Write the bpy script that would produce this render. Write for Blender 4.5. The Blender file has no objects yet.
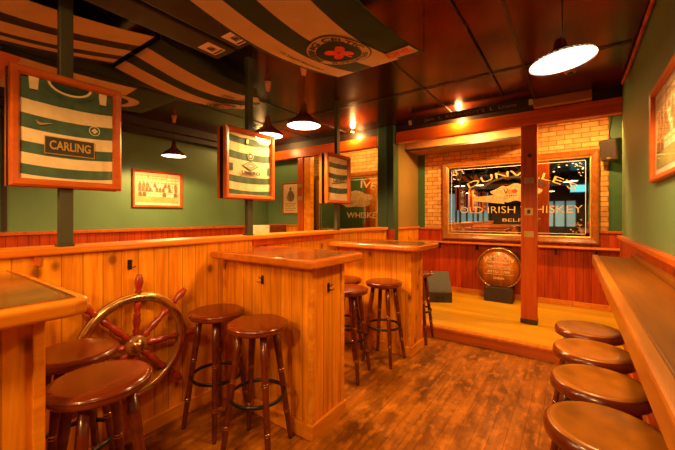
import bpy, bmesh, math, random
from mathutils import Vector, Matrix
PI = math.pi
sc = bpy.context.scene
COL = sc.collection
random.seed(7)

# ------------------------------------------------------------ camera, world, exposure
cam = bpy.data.cameras.new('camera'); co = bpy.data.objects.new('camera', cam); COL.objects.link(co)
cam.sensor_width = 36; cam.lens = 332 / 675 * 36; cam.shift_y = -9 / 675; cam.clip_start = 0.02
co.location = (0, 0, 1.37); co.rotation_euler = (PI / 2, 0, math.radians(35.35))
sc.camera = co
w = bpy.data.worlds.new('world'); sc.world = w; w.use_nodes = True
w.node_tree.nodes['Background'].inputs[0].default_value = (1, .6, .3, 1)
w.node_tree.nodes['Background'].inputs[1].default_value = .2
sc.view_settings.view_transform = 'Standard'; sc.view_settings.look = 'None'
sc.view_settings.gamma = 1; sc.view_settings.exposure = 0.4
sc.view_settings.use_curve_mapping = False
WARM = (1, .54, .16)
PEND_W = 110          # watts of each pendant
SPOT_W = 16          # small ceiling spots by the beam
STAGE_W = 60         # downlights over the stage

# ------------------------------------------------------------ material helpers
def nt(name):
    m = bpy.data.materials.new(name); m.use_nodes = True
    t = m.node_tree; b = t.nodes['Principled BSDF']
    return m, t, b
def N(t, typ, **k):
    n = t.nodes.new(typ)
    for a, v in k.items(): setattr(n, a, v)
    return n
def L(t, a, b): t.links.new(a, b)
def math_(t, op, a, b=None, c=None):
    n = N(t, 'ShaderNodeMath', operation=op)
    for i, v in enumerate((a, b, c)):
        if v is None: continue
        if isinstance(v, (int, float)): n.inputs[i].default_value = v
        else: L(t, v, n.inputs[i])
    return n.outputs[0]
def mixc(t, fac, a, b, mode='MIX'):
    n = N(t, 'ShaderNodeMix', data_type='RGBA', blend_type=mode)
    if isinstance(fac, (int, float)): n.inputs[0].default_value = fac
    else: L(t, fac, n.inputs[0])
    for i, v in ((6, a), (7, b)):
        if isinstance(v, tuple): n.inputs[i].default_value = (*v[:3], 1)
        else: L(t, v, n.inputs[i])
    return n.outputs[2]
def ramp(t, fac, p0, p1):
    n = N(t, 'ShaderNodeMapRange'); n.clamp = True
    L(t, fac, n.inputs[0]); n.inputs[1].default_value = p0; n.inputs[2].default_value = p1
    return n.outputs[0]
def plain(name, c, rough=.6, metal=0, noise=.12, scale=12, spec=.5, coat=0):
    m, t, b = nt(name)
    tc = N(t, 'ShaderNodeTexCoord'); no = N(t, 'ShaderNodeTexNoise'); no.inputs['Scale'].default_value = scale
    no.inputs['Detail'].default_value = 4
    L(t, tc.outputs['Object'], no.inputs['Vector'])
    k = tuple(max(0, x * (1 - noise * 2)) for x in c); k2 = tuple(min(1, x * (1 + noise)) for x in c)
    L(t, mixc(t, ramp(t, no.outputs[0], .3, .7), k, k2), b.inputs['Base Color'])
    b.inputs['Roughness'].default_value = rough; b.inputs['Metallic'].default_value = metal
    b.inputs['Specular IOR Level'].default_value = spec; b.inputs['Coat Weight'].default_value = coat
    b.inputs['Coat Roughness'].default_value = .1
    return m
def emis(name, c, s):
    m, t, b = nt(name); b.inputs['Base Color'].default_value = (*c, 1)
    b.inputs['Emission Color'].default_value = (*c, 1); b.inputs['Emission Strength'].default_value = s
    return m
def wood(name, c1, c2, seam='V', width=.1,  rough=.4, knots=True, seamdark=.35, coat=0, obj=False, worn=0, bump=.25, grain=1.0, var=.3, spec=.5):
    """seam V: vertical boards (seams along x+y), X: seams across x (boards run along y), Y: seams across y, None: solid.
       grain runs along the board"""
    m, t, b = nt(name)
    if obj: pos = N(t, 'ShaderNodeTexCoord').outputs['Object']
    else: pos = N(t, 'ShaderNodeNewGeometry').outputs['Position']
    sp = N(t, 'ShaderNodeSeparateXYZ'); L(t, pos, sp.inputs[0])
    x, y, z = sp.outputs
    s = {'V': math_(t, 'ADD', x, y), 'X': x, 'Y': y, None: x}[seam]
    q = math_(t, 'DIVIDE', s, width); cell = math_(t, 'FLOOR', q); fr = math_(t, 'FRACT', q)
    wn = N(t, 'ShaderNodeTexWhiteNoise', noise_dimensions='1D'); L(t, cell, wn.inputs['W'])
    sc_ = {'V': (26, 26, 1.6), 'X': (26, 1.6, 26), 'Y': (1.6, 26, 26), None: (14, 2.2, 14)}[seam]
    vm = N(t, 'ShaderNodeVectorMath', operation='MULTIPLY'); L(t, pos, vm.inputs[0]); vm.inputs[1].default_value = sc_
    if seam:
        of = N(t, 'ShaderNodeVectorMath', operation='ADD'); L(t, vm.outputs[0], of.inputs[0])
        cb = N(t, 'ShaderNodeCombineXYZ'); k = math_(t, 'MULTIPLY', wn.outputs[0], 31)
        for i in range(3): L(t, k, cb.inputs[i])
        L(t, cb.outputs[0], of.inputs[1]); gv = of.outputs[0]
    else: gv = vm.outputs[0]
    no = N(t, 'ShaderNodeTexNoise'); no.inputs['Scale'].default_value = 1; no.inputs['Detail'].default_value = 6
    no.inputs['Roughness'].default_value = .6; no.inputs['Distortion'].default_value = .6; L(t, gv, no.inputs['Vector'])
    g = ramp(t, no.outputs[0], .5 - .22 / grain, .5 + .22 / grain)
    col = mixc(t, g, c1, c2)
    if seam:
        v = math_(t, 'MULTIPLY_ADD', wn.outputs[0], var, 1 - var * .55)
        col = mixc(t, 1, col, _grey(t, v), 'MULTIPLY')
    if knots:
        kv = N(t, 'ShaderNodeVectorMath', operation='MULTIPLY'); L(t, pos, kv.inputs[0])
        kv.inputs[1].default_value = {'V': (6, 6, 4), 'X': (6, 3, 6), 'Y': (3, 6, 6), None: (5, 3, 5)}[seam]
        vo = N(t, 'ShaderNodeTexVoronoi'); L(t, kv.outputs[0], vo.inputs['Vector']); vo.inputs['Scale'].default_value = 1
        d = vo.outputs['Distance']
        halo = ramp(t, d, .34, .1); core = ramp(t, d, .16, .08)
        col = mixc(t, math_(t, 'MULTIPLY', halo, .4), col, tuple(a * .6 for a in c1))
        col = mixc(t, math_(t, 'MULTIPLY', core, .75), col, tuple(a * .25 for a in c1))
    if worn:
        wv = N(t, 'ShaderNodeTexNoise'); wv.inputs['Scale'].default_value = 2.6; wv.inputs['Detail'].default_value = 5
        vs = N(t, 'ShaderNodeVectorMath', operation='MULTIPLY'); L(t, pos, vs.inputs[0]); vs.inputs[1].default_value = (2.2, .9, 1)
        L(t, vs.outputs[0], wv.inputs['Vector'])
        col = mixc(t, math_(t, 'MULTIPLY', ramp(t, wv.outputs[0], .44, .62), worn), col, tuple(a * .3 for a in c1))
        w2 = N(t, 'ShaderNodeTexNoise'); w2.inputs['Scale'].default_value = 9; w2.inputs['Detail'].default_value = 6
        L(t, vs.outputs[0], w2.inputs['Vector'])
        col = mixc(t, math_(t, 'MULTIPLY', ramp(t, w2.outputs[0], .5, .66), worn * .75), col, tuple(min(1, a * 1.45) for a in c2))
        w3 = N(t, 'ShaderNodeTexNoise'); w3.inputs['Scale'].default_value = 22; w3.inputs['Detail'].default_value = 4
        L(t, pos, w3.inputs['Vector'])
        col = mixc(t, math_(t, 'MULTIPLY', ramp(t, w3.outputs[0], .54, .66), worn * .5), col, tuple(a * .35 for a in c1))
    bp = N(t, 'ShaderNodeBump'); bp.inputs['Strength'].default_value = bump; bp.inputs['Distance'].default_value = .004
    if seam:
        e = math_(t, 'MINIMUM', fr, math_(t, 'SUBTRACT', 1, fr))
        line = ramp(t, e, .0035 / width, .001 / width)
        col = mixc(t, math_(t, 'MULTIPLY', line, 1 - seamdark), col, tuple(a * .22 for a in c1))
        L(t, math_(t, 'SUBTRACT', math_(t, 'MULTIPLY', no.outputs[0], .25), line), bp.inputs['Height'])
    else: L(t, math_(t, 'MULTIPLY', no.outputs[0], .3), bp.inputs['Height'])
    L(t, bp.outputs[0], b.inputs['Normal'])
    L(t, col, b.inputs['Base Color'])
    b.inputs['Roughness'].default_value = rough; b.inputs['Coat Weight'].default_value = coat; b.inputs['Coat Roughness'].default_value = .18
    b.inputs['Specular IOR Level'].default_value = spec
    return m
def _grey(t, v):
    c = N(t, 'ShaderNodeCombineXYZ')
    for i in range(3): L(t, v, c.inputs[i])
    return c.outputs[0]

M = {}
M['pine'] = wood('knotty_pine', (.56, .135, .005), (.92, .36, .011), 'V', .095, .35, True, .4, bump=.25, var=.18, spec=.25)
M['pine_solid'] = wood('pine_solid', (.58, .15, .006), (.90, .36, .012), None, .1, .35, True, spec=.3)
M['cap'] = wood('varnished_cap', (.56, .13, .006), (.82, .27, .011), 'X', 9, .3, False, spec=.4)
M['redpine'] = wood('reddish_wainscot', (.26, .020, .002), (.54, .068, .004), 'V', .09, .38, False, .1, var=.25, spec=.25)
M['redtrim'] = wood('reddish_trim', (.40, .06, .004), (.60, .14, .008), 'Y', 9, .3, False, spec=.4)
M['post'] = wood('post_wood', (.38, .045, .004), (.58, .115, .008), 'V', 9, .28, False, spec=.3)
M['beam'] = wood('beam_wood', (.46, .055, .004), (.70, .13, .008), 'Y', 9, .3, False, spec=.3)
M['bartop'] = wood('bar_top_wood', (.20, .085, .012), (.36, .16, .025), 'X', .16, .16, False, .8, 1, bump=.04)
M['baredge'] = wood('bar_edge_wood', (.52, .14, .007), (.76, .30, .013), None, .1, .22, False, coat=.3)
M['redtop'] = wood('peninsula_top_wood', (.20, .045, .004), (.38, .10, .007), 'X', .16, .14, False, .8, .8, bump=.04)
M['shelf'] = wood('shelf_wood', (.15, .045, .003), (.25, .08, .004), 'X', 9, .4, False, .8, .0, bump=.06, spec=.2)
M['floor'] = wood('worn_floor_boards', (.25, .065, .004), (.48, .16, .008), 'X', .085, .36, False, .45, .1, worn=.7, bump=.2, var=.2, spec=.35)
M['stage'] = wood('stage_boards', (.60, .28, .008), (.84, .46, .015), 'Y', .12, .3, False, .6, .1, bump=.15, spec=.35)
M['darkwood'] = wood('stool_dark_wood', (.085, .010, .003), (.17, .028, .004), None, .1, .25, False, coat=.4, obj=True, bump=.05)
M['seatwood'] = wood('stool_seat_wood', (.12, .015, .003), (.22, .034, .004), None, .1, .22, False, coat=.35, obj=True, bump=.04)
M['leather'] = plain('worn_brown_leather', (.34, .11, .004), .3, noise=.22, scale=9, coat=.04, spec=.3)
M['frame'] = wood('picture_frame_wood', (.34, .055, .005), (.52, .11, .008), None, .1, .3, False, spec=.35, obj=True)
M['green'] = plain('green_wall_paint', (.125, .235, .105), .5, noise=.04, scale=3)
M['dkgreen'] = plain('dark_green_paint', (.05, .12, .04), .4, noise=.06)
M['colgreen'] = plain('column_green_paint', (.028, .06, .024), .35, noise=.06)
M['olive'] = plain('olive_brown_panel', (.28, .17, .04), .4, noise=.08, scale=2)
M['polepaint'] = plain('dark_pole_paint', (.045, .042, .018), .45, noise=.06)
M['cream'] = plain('cream_board', (.42, .17, .04), .5, noise=.05)
M['ceiling'] = plain('lacquered_ceiling', (.14, .030, .010), .2, metal=.85, noise=.3, scale=2.5)
M['dark'] = plain('dark_brown_paint', (.03, .014, .008), .45)
M['black'] = plain('black_metal', (.012, .010, .010), .35, .2, spec=.4)
M['iron'] = plain('dark_iron', (.05, .045, .035), .3, .8)
M['brass'] = plain('brass', (.72, .42, .12), .25, 1, noise=.1)
M['gold'] = plain('gold_paint', (.62, .36, .08), .35, .4, noise=.1, scale=30)
M['white'] = plain('off_white', (.80, .74, .62), .6, noise=.03)
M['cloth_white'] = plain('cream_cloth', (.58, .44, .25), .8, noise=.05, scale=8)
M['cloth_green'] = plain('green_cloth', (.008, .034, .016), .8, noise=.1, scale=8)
M['cloth_black'] = plain('black_cloth', (.02, .014, .012), .8)
M['jersey_green'] = plain('jersey_green', (.045, .095, .055), .75, noise=.15, scale=18)
M['jersey_white'] = plain('jersey_cream', (.72, .54, .30), .75, noise=.06, scale=18)
M['shelfedge'] = wood('shelf_edge_wood', (.36, .10, .006), (.54, .18, .009), None, .1, .3, False, coat=.1)
M['ribbon'] = plain('gilt_ribbon', (.62, .42, .17), .5, .3, noise=.2, scale=25)
M['red'] = plain('red_print', (.75, .035, .02), .6)
M['ink'] = plain('dark_ink', (.03, .022, .018), .6)
M['sepia'] = plain('sepia_print', (.72, .52, .26), .6, noise=.06, scale=20)
M['sepia_dark'] = plain('sepia_dark', (.20, .12, .06), .6)
M['sepia_mid'] = plain('sepia_mid', (.34, .20, .09), .6)
M['grass'] = plain('print_grass', (.42, .44, .16), .6)
M['orange_cloth'] = plain('orange_red_cloth', (.62, .20, .07), .8)
M['shade'] = plain('pendant_shade_enamel', (.16, .05, .02), .25, .2, coat=.4)
M['shade_in'] = plain('shade_inner_enamel', (.85, .8, .7), .5)
M['bulb'] = emis('lamp_glow', (1, .80, .52), 9)
M['spotglow'] = emis('spot_glow', (1, .62, .25), 12)
M['plate'] = plain('brass_plate', (.55, .33, .10), .4, .6)
M['speaker'] = plain('speaker_black', (.035, .022, .016), .5)
M['grille'] = plain('speaker_grille', (.045, .028, .016), .5, 0, noise=.3, scale=90)
M['cream_seat'] = plain('cream_upholstery', (.85, .68, .42), .6)
M['barrel'] = wood('barrel_head_wood', (.44, .11, .006), (.62, .20, .010), 'X', .07, .35, False, .4, .2)
M['glow_window'] = emis('daylit_pane', (.20, .42, .48), .45)
M['screen'] = emis('screen_glow', (.15, .8, .85), 1.2)
M['steel'] = plain('galvanised_duct', (.45, .45, .45), .3, .9)
M['wheelwood'] = plain('red_turned_wood', (.34, .028, .010), .2, noise=.15, coat=.7)
M['wheelrim'] = plain('wheel_rim_wood', (.30, .10, .02), .25, noise=.15, coat=.5)
def mirror_mat():
    m, t, b = nt('old_mirror'); b.inputs['Metallic'].default_value = 1; b.inputs['Roughness'].default_value = .02
    no = N(t, 'ShaderNodeTexNoise'); no.inputs['Scale'].default_value = 6
    L(t, mixc(t, no.outputs[0], (.62, .60, .55), (.78, .76, .70)), b.inputs['Base Color']); return m
M['mirror'] = mirror_mat()
M['letter'] = plain('gilt_lettering', (.72, .46, .14), .45, noise=.15, scale=40)
M['mirror_frame'] = wood('mirror_frame_wood', (.22, .06, .006), (.36, .12, .012), None, .1, .25, False, coat=.2)
M['rededge'] = wood('red_bar_edge', (.42, .085, .005), (.60, .17, .009), None, .1, .2, False, coat=.3)
def glass_mat():
    m, t, b = nt('picture_glass'); o = t.nodes['Material Output']
    tr = N(t, 'ShaderNodeBsdfTransparent'); gl = N(t, 'ShaderNodeBsdfGlossy'); gl.inputs['Roughness'].default_value = .03
    lw = N(t, 'ShaderNodeLayerWeight'); lw.inputs[0].default_value = .5
    fr = math_(t, 'MULTIPLY_ADD', math_(t, 'POWER', lw.outputs['Facing'], 5), .8, .035)
    mx = N(t, 'ShaderNodeMixShader'); L(t, fr, mx.inputs[0]); L(t, tr.outputs[0], mx.inputs[1]); L(t, gl.outputs[0], mx.inputs[2])
    L(t, mx.outputs[0], o.inputs[0]); return m
M['glass'] = glass_mat()
def brick_mat():
    m, t, b = nt('yellow_brick')
    g = N(t, 'ShaderNodeNewGeometry'); sp = N(t, 'ShaderNodeSeparateXYZ'); L(t, g.outputs['Position'], sp.inputs[0])
    cb = N(t, 'ShaderNodeCombineXYZ'); L(t, sp.outputs[0], cb.inputs[0]); L(t, sp.outputs[2], cb.inputs[1])
    br = N(t, 'ShaderNodeTexBrick'); L(t, cb.outputs[0], br.inputs['Vector'])
    br.inputs['Scale'].default_value = 1; br.inputs['Brick Width'].default_value = .19; br.inputs['Row Height'].default_value = .068
    br.inputs['Mortar Size'].default_value = .006; br.inputs['Mortar Smooth'].default_value = .3
    br.inputs['Color1'].default_value = (.78, .42, .10, 1); br.inputs['Color2'].default_value = (.56, .24, .045, 1)
    br.inputs['Mortar'].default_value = (.30, .10, .015, 1)
    no = N(t, 'ShaderNodeTexNoise'); no.inputs['Scale'].default_value = 16; no.inputs['Detail'].default_value = 5; L(t, g.outputs['Position'], no.inputs['Vector'])
    c = mixc(t, 1, br.outputs['Color'], _grey(t, math_(t, 'MULTIPLY_ADD', no.outputs[0], .9, .55)), 'MULTIPLY')
    L(t, c, b.inputs['Base Color']); b.inputs['Roughness'].default_value = .75
    bp = N(t, 'ShaderNodeBump'); bp.inputs['Strength'].default_value = .5; bp.inputs['Distance'].default_value = .01
    L(t, math_(t, 'SUBTRACT', 1, br.outputs['Fac']), bp.inputs['Height']); L(t, bp.outputs[0], b.inputs['Normal'])
    return m
M['brick'] = brick_mat()

# ------------------------------------------------------------ mesh helpers
def box(bm, x0, x1, y0, y1, z0, z1, bev=0, seg=2):
    r = bmesh.ops.create_cube(bm, size=1)
    for v in r['verts']:
        v.co = Vector(((x0 + x1) / 2 + v.co.x * (x1 - x0), (y0 + y1) / 2 + v.co.y * (y1 - y0), (z0 + z1) / 2 + v.co.z * (z1 - z0)))
    if bev:
        es = {e for v in r['verts'] for e in v.link_edges}
        bmesh.ops.bevel(bm, geom=list(es), offset=bev, segments=seg, affect='EDGES', profile=.6)
    return bm
def B(*a, **k): return box(bmesh.new(), *a, **k)
def lathe(prof, seg=32, mat=None, bm=None):
    """prof: (radius, z) pairs, revolved round z; mat: 4x4 placement"""
    bm = bm or bmesh.new(); rings = []
    for r, z in prof:
        if r < 1e-5: rings.append([bm.verts.new((0, 0, z))])
        else: rings.append([bm.verts.new((r * math.cos(2 * PI * i / seg), r * math.sin(2 * PI * i / seg), z)) for i in range(seg)])
    new = [v for r in rings for v in r]
    for a, b in zip(rings, rings[1:]):
        for i in range(seg):
            j = (i + 1) % seg
            q = [a[i % len(a)], a[j % len(a)], b[j % len(b)], b[i % len(b)]]
            q = list(dict.fromkeys(q))
            if len(q) > 2:
                f = bm.faces.new(q); f.smooth = True
    if mat is not None:
        for v in new: v.co = mat @ v.co
    return bm
def along(p, q):
    p, q = Vector(p), Vector(q); d = q - p
    return Matrix.Translation(p) @ d.to_track_quat('Z', 'Y').to_matrix().to_4x4()
def rod(p, q, r0, r1=None, seg=12, bm=None):
    h = (Vector(q) - Vector(p)).length; r1 = r0 if r1 is None else r1
    return lathe([(0, 0), (r0, 0), (r1, h), (0, h)], seg, along(p, q), bm)
def tube(pts, r, seg=8, bm=None):
    bm = bm or bmesh.new()
    for a, b in zip(pts, pts[1:]): rod(a, b, r, r, seg, bm)
    return bm
def torus(R, r, mat=None, seg=48, sg=10, bm=None, sx=1):
    bm = bm or bmesh.new(); vs = []
    for i in range(seg):
        a = 2 * PI * i / seg; row = []
        for j in range(sg):
            b = 2 * PI * j / sg; k = R + r * math.cos(b)
            v = bm.verts.new((k * math.cos(a), k * math.sin(a), r * sx * math.sin(b)))
            if mat is not None: v.co = mat @ v.co
            row.append(v)
        vs.append(row)
    for i in range(seg):
        for j in range(sg):
            f = bm.faces.new((vs[i][j], vs[(i + 1) % seg][j], vs[(i + 1) % seg][(j + 1) % sg], vs[i][(j + 1) % sg])); f.smooth = True
    return bm
def link(name, bm, mats, parent=None, shift=None):
    bmesh.ops.recalc_face_normals(bm, faces=bm.faces)
    if shift is not None: bmesh.ops.translate(bm, verts=bm.verts, vec=-Vector(shift))
    me = bpy.data.meshes.new(name); bm.to_mesh(me); bm.free()
    for m in (mats if isinstance(mats, (list, tuple)) else [mats]): me.materials.append(M[m] if isinstance(m, str) else m)
    o = bpy.data.objects.new(name, me); COL.objects.link(o)
    if parent: o.parent = parent
    return o
def struct(name, bm, m, parent=None):
    o = link(name, bm, m, parent)
    if not parent: o['kind'] = 'structure'
    return o
class Thing:
    def __init__(s, name, label, cat, loc=(0, 0, 0), group=None):
        o = bpy.data.objects.new(name, None); COL.objects.link(o); o.location = loc; o.empty_display_size = .1
        o['label'] = label; o['category'] = cat
        if group: o['group'] = group
        s.o = o; s.loc = Vector(loc)
    def w(s, name, bm, m, parent=None, label=None):          # world coordinates
        o = link(name, bm, m, parent or s.o, s.loc)
        if label: o['label'] = label
        return o
    def l(s, name, bm, m, parent=None, label=None):          # local coordinates
        o = link(name, bm, m, parent or s.o)
        if label: o['label'] = label
        return o
def single(name, bm, m, label, cat, group=None, base=None):
    if base is None:
        vs = [v.co for v in bm.verts]
        base = ((min(v.x for v in vs) + max(v.x for v in vs)) / 2, (min(v.y for v in vs) + max(v.y for v in vs)) / 2, min(v.z for v in vs))
    o = link(name, bm, m, None, base); o.location = base
    o['label'] = label; o['category'] = cat
    if group: o['group'] = group
    return o
def copy_tree(o, parent=None):
    c = o.copy(); COL.objects.link(c)
    if parent: c.parent = parent
    for ch in list(o.children): copy_tree(ch, c)
    return c
def text_bm(body, size, fn, ext=.001, bold=0, shear=0, width=None):
    """2D lettering centred on 0,0 sent through fn(x, y, h) -> point"""
    cu = bpy.data.curves.new('lettering', 'FONT'); cu.body = body; cu.size = size; cu.align_x = 'CENTER'; cu.align_y = 'CENTER'
    cu.offset = bold; cu.extrude = ext; cu.resolution_u = 3; cu.shear = shear
    o = bpy.data.objects.new('lettering', cu); COL.objects.link(o)
    dg = bpy.context.evaluated_depsgraph_get(); dg.update()
    me = bpy.data.meshes.new_from_object(o.evaluated_get(dg))
    bm = bmesh.new(); bm.from_mesh(me)
    bpy.data.objects.remove(o); bpy.data.curves.remove(cu); bpy.data.meshes.remove(me)
    k = 1
    if width:
        xs = [v.co.x for v in bm.verts]; k = width / (max(xs) - min(xs)) if xs else 1
    for v in bm.verts: v.co = fn(v.co.x * k, v.co.y, v.co.z + ext)
    return bm
def plane_fn(o, right, up):
    o, r, u = Vector(o), Vector(right), Vector(up); n = r.cross(u)
    return lambda x, y, h: o + r * x + u * y + n * h
def arc_fn(base, R, up=True):
    """wrap x round an arc of radius R whose top is at 0"""
    def f(x, y, h):
        if up: a = x / R; k = R + y; return base(k * math.sin(a), k * math.cos(a) - R, h)
        a = x / R; k = R - y; return base(k * math.sin(a), R - k * math.cos(a), h)
    return f
class Flat:
    """flat coloured shapes printed on a surface, each colour a material slot"""
    def __init__(s, fn): s.bm = bmesh.new(); s.fn = fn; s.m = []; s.h = .0004
    def slot(s, m):
        if m not in s.m: s.m.append(m)
        return s.m.index(m)
    def poly(s, pts, m, h=None):
        s.h += .00004; hh = s.h if h is None else h
        f = s.bm.faces.new([s.bm.verts.new(s.fn(x, y, hh)) for x, y in pts]); f.material_index = s.slot(m)
    def rect(s, x0, x1, y0, y1, m): s.poly([(x0, y0), (x1, y0), (x1, y1), (x0, y1)], m)
    def disc(s, cx, cy, rx, ry, m, n=20): s.poly([(cx + rx * math.cos(2 * PI * i / n), cy + ry * math.sin(2 * PI * i / n)) for i in range(n)], m)
    def ring(s, cx, cy, r0, r1, m, n=32):
        s.h += .00004; v0 = [s.bm.verts.new(s.fn(cx + r0 * math.cos(2 * PI * i / n), cy + r0 * math.sin(2 * PI * i / n), s.h)) for i in range(n)]
        v1 = [s.bm.verts.new(s.fn(cx + r1 * math.cos(2 * PI * i / n), cy + r1 * math.sin(2 * PI * i / n), s.h)) for i in range(n)]
        k = s.slot(m)
        for i in range(n): s.bm.faces.new((v0[i], v0[(i + 1) % n], v1[(i + 1) % n], v1[i])).material_index = k
def frame_bm(fn, w, h, fw, d):
    """mitred picture frame, outer w x h, front at height d"""
    bm = bmesh.new(); o = [(-w/2, -h/2), (w/2, -h/2), (w/2, h/2), (-w/2, h/2)]
    prof = [(0, 0), (0, d * .8), (fw * .25, d), (fw * .75, d * .85), (fw, d * .5), (fw, 0)]
    rings = []
    for ins, hh in prof:
        rings.append([bm.verts.new(fn(x - math.copysign(ins, x), y - math.copysign(ins, y), hh)) for x, y in o])
    for a, b in zip(rings, rings[1:]):
        for i in range(4): bm.faces.new((a[i], a[(i + 1) % 4], b[(i + 1) % 4], b[i]))
    return bm
def quad(fn, x0, x1, y0, y1, h):
    bm = bmesh.new(); bm.faces.new([bm.verts.new(fn(x, y, h)) for x, y in ((x0, y0), (x1, y0), (x1, y1), (x0, y1))]); return bm
def slab(fn, x0, x1, y0, y1, h0, h1):
    bm = bmesh.new(); box(bm, x0, x1, y0, y1, h0, h1)
    for v in bm.verts: v.co = fn(*v.co)
    return bm

# ------------------------------------------------------------ the setting
CZ = 2.68                        # ceiling height
RX = .41                         # face of the right wall
LX = -4.9                        # face of the far left wall
BY = 5.67                        # face of the back wall
struct('floor', B(-5.0, .95, -3.1, 5.8, -.1, 0), 'floor')
struct('ceiling', B(-5.0, .95, -3.1, 5.8, CZ, CZ + .1), 'ceiling')
struct('wall_right', B(RX, RX + .1, -3.0, 4.45, 0, CZ), 'green')
struct('wall_stage_right', B(.85, .95, 4.45, BY, 0, CZ), 'green')
struct('wall_stage_return', B(RX + .1, .95, 4.35, 4.45, 0, CZ), 'green')
struct('wall_left', B(LX - .1, LX, -3.0, 4.55, 0, CZ), 'green')
struct('wall_alcove', B(LX - .1, -3.97, 4.55, 4.65, 0, CZ), 'green')
struct('wall_rear', B(-5.0, .95, -3.1, -3.0, 0, CZ), 'dark')
struct('wall_alcove_side', B(-4.75, -4.65, 4.65, BY, 0, CZ), 'green')
struct('wall_back', B(-4.75, .95, BY, BY + .1, 0, CZ), 'brick')
struct('wall_back_paint_right', B(.385, .85, BY - .006, BY, 1.16, CZ), 'dkgreen')
struct('wall_back_paint_left', B(-2.25, -2.13, BY - .006, BY, 1.16, CZ), 'dkgreen')
struct('wall_divider', B(-2.37, -2.25, 4.55, BY - .01, 0, CZ), 'olive')
# the stage
st = struct('floor_stage', B(-2.24, .85, 3.74, BY - .03, 0, .115), 'stage')
struct('trim_1', B(-2.24, RX - .03, 3.70, 3.745, .0, .095), 'redtrim')
struct('trim_2', B(-2.24, RX - .03, 3.69, 3.78, .095, .122, bev=.006), 'cap')
# wainscots
struct('wall_back_wainscot', B(-2.24, .84, BY - .025, BY - .008, .115, 1.14), 'redpine')
struct('trim_3', B(-2.24, .84, BY - .045, BY - .008, 1.14, 1.17, bev=.005), 'redtrim')
struct('baseboard_back', B(-2.24, .84, BY - .045, BY - .026, .116, .19, bev=.004), 'cap')
struct('wall_back_left_wainscot', B(-4.64, -2.38, BY - .025, BY - .004, 0, 1.14), 'redpine')
struct('wall_right_wainscot', B(RX - .018, RX - .001, -3.0, 4.44, .0, 1.14), 'redpine')
struct('trim_4', B(RX - .045, RX - .001, -3.0, 4.44, 1.14, 1.175, bev=.006), 'redtrim')
struct('baseboard_right', B(RX - .035, RX - .019, -3.0, 3.68, 0, .1, bev=.004), 'redtrim')
struct('wall_left_wainscot', B(LX + .001, LX + .018, -3.0, 4.54, 0, 1.16), 'redpine')
struct('trim_5', B(LX + .001, LX + .05, -3.0, 4.54, 1.16, 1.20, bev=.006), 'redtrim')
struct('wall_alcove_wainscot', B(LX + .05, -3.97, 4.53, 4.549, 0, 1.18), 'pine')
struct('trim_6', B(LX + .06, -3.97, 4.50, 4.549, 1.18, 1.215, bev=.006), 'cap')
struct('wall_divider_wainscot', B(-2.249, -2.232, 4.55, BY - .05, .116, 1.16), 'pine')
struct('trim_7', B(-2.249, -2.20, 4.53, BY - .05, 1.16, 1.19, bev=.005), 'cap')
# ceiling cornice over the left room, dark band and lower lip
struct('trim_8', B(LX + .001, LX + .16, -3.0, 4.5, 2.50, CZ - .001), 'dark')
struct('trim_9', B(LX + .161, LX + .24, -3.0, 4.5, 2.57, CZ - .001), 'dark')
struct('trim_10', B(LX + .002, LX + .03, .80, .84, 1.21, 2.49), 'dark')
# soffit board over the stage
struct('ceiling_soffit', B(-2.24, -.46, 5.10, BY - .01, 2.44, CZ - .001), 'cream')
struct('trim_11', B(-2.24, -.46, 5.085, 5.099, 2.425, 2.455), 'dark')
# main beam either side of the green column
struct('trim_12', B(-2.09, RX - .001, 4.40, 4.50, 2.42, 2.58, bev=.006), 'beam')
struct('trim_13', B(-4.64, -2.37, 4.36, 4.48, 2.40, 2.56, bev=.006), 'beam')
struct('trim_14', B(-2.09, RX - .001, 4.43, 4.47, 2.581, CZ - .001), 'dark')
struct('trim_15', B(-4.64, -2.37, 4.39, 4.45, 2.561, CZ - .001), 'dark')
struct('trim_16', B(-.36, .16, 4.30, 4.395, 2.585, CZ - .002, bev=.005), 'cream')
# seams of the ceiling panels
for i, x in enumerate((-3.6, -2.9, -1.25, -.35)):
    struct('trim_%d' % (20 + i), B(x - .008, x + .008, -3.0, 4.3, CZ - .006, CZ - .0005), 'dark')
for i, y in enumerate((.1, 3.3)):
    struct('trim_%d' % (26 + i), B(-4.6, RX - .05, y - .008, y + .008, CZ - .012, CZ - .0065), 'dark')

# green column and its wooden foot
t = Thing('green_column', 'dark green square column at the end of the low pine partition', 'column', (-2.23, 4.45, 0))
t.w('shaft', B(-2.36, -2.10, 4.35, 4.52, .0, CZ - .002, bev=.008), 'colgreen')
t.w('trim_strip', B(-2.235, -2.205, 4.335, 4.349, 1.24, CZ - .01, bev=.004), 'colgreen')
t.w('foot_panel', B(-2.185, -2.085, 4.33, 4.3495, .0, 1.18), 'redpine')

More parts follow.
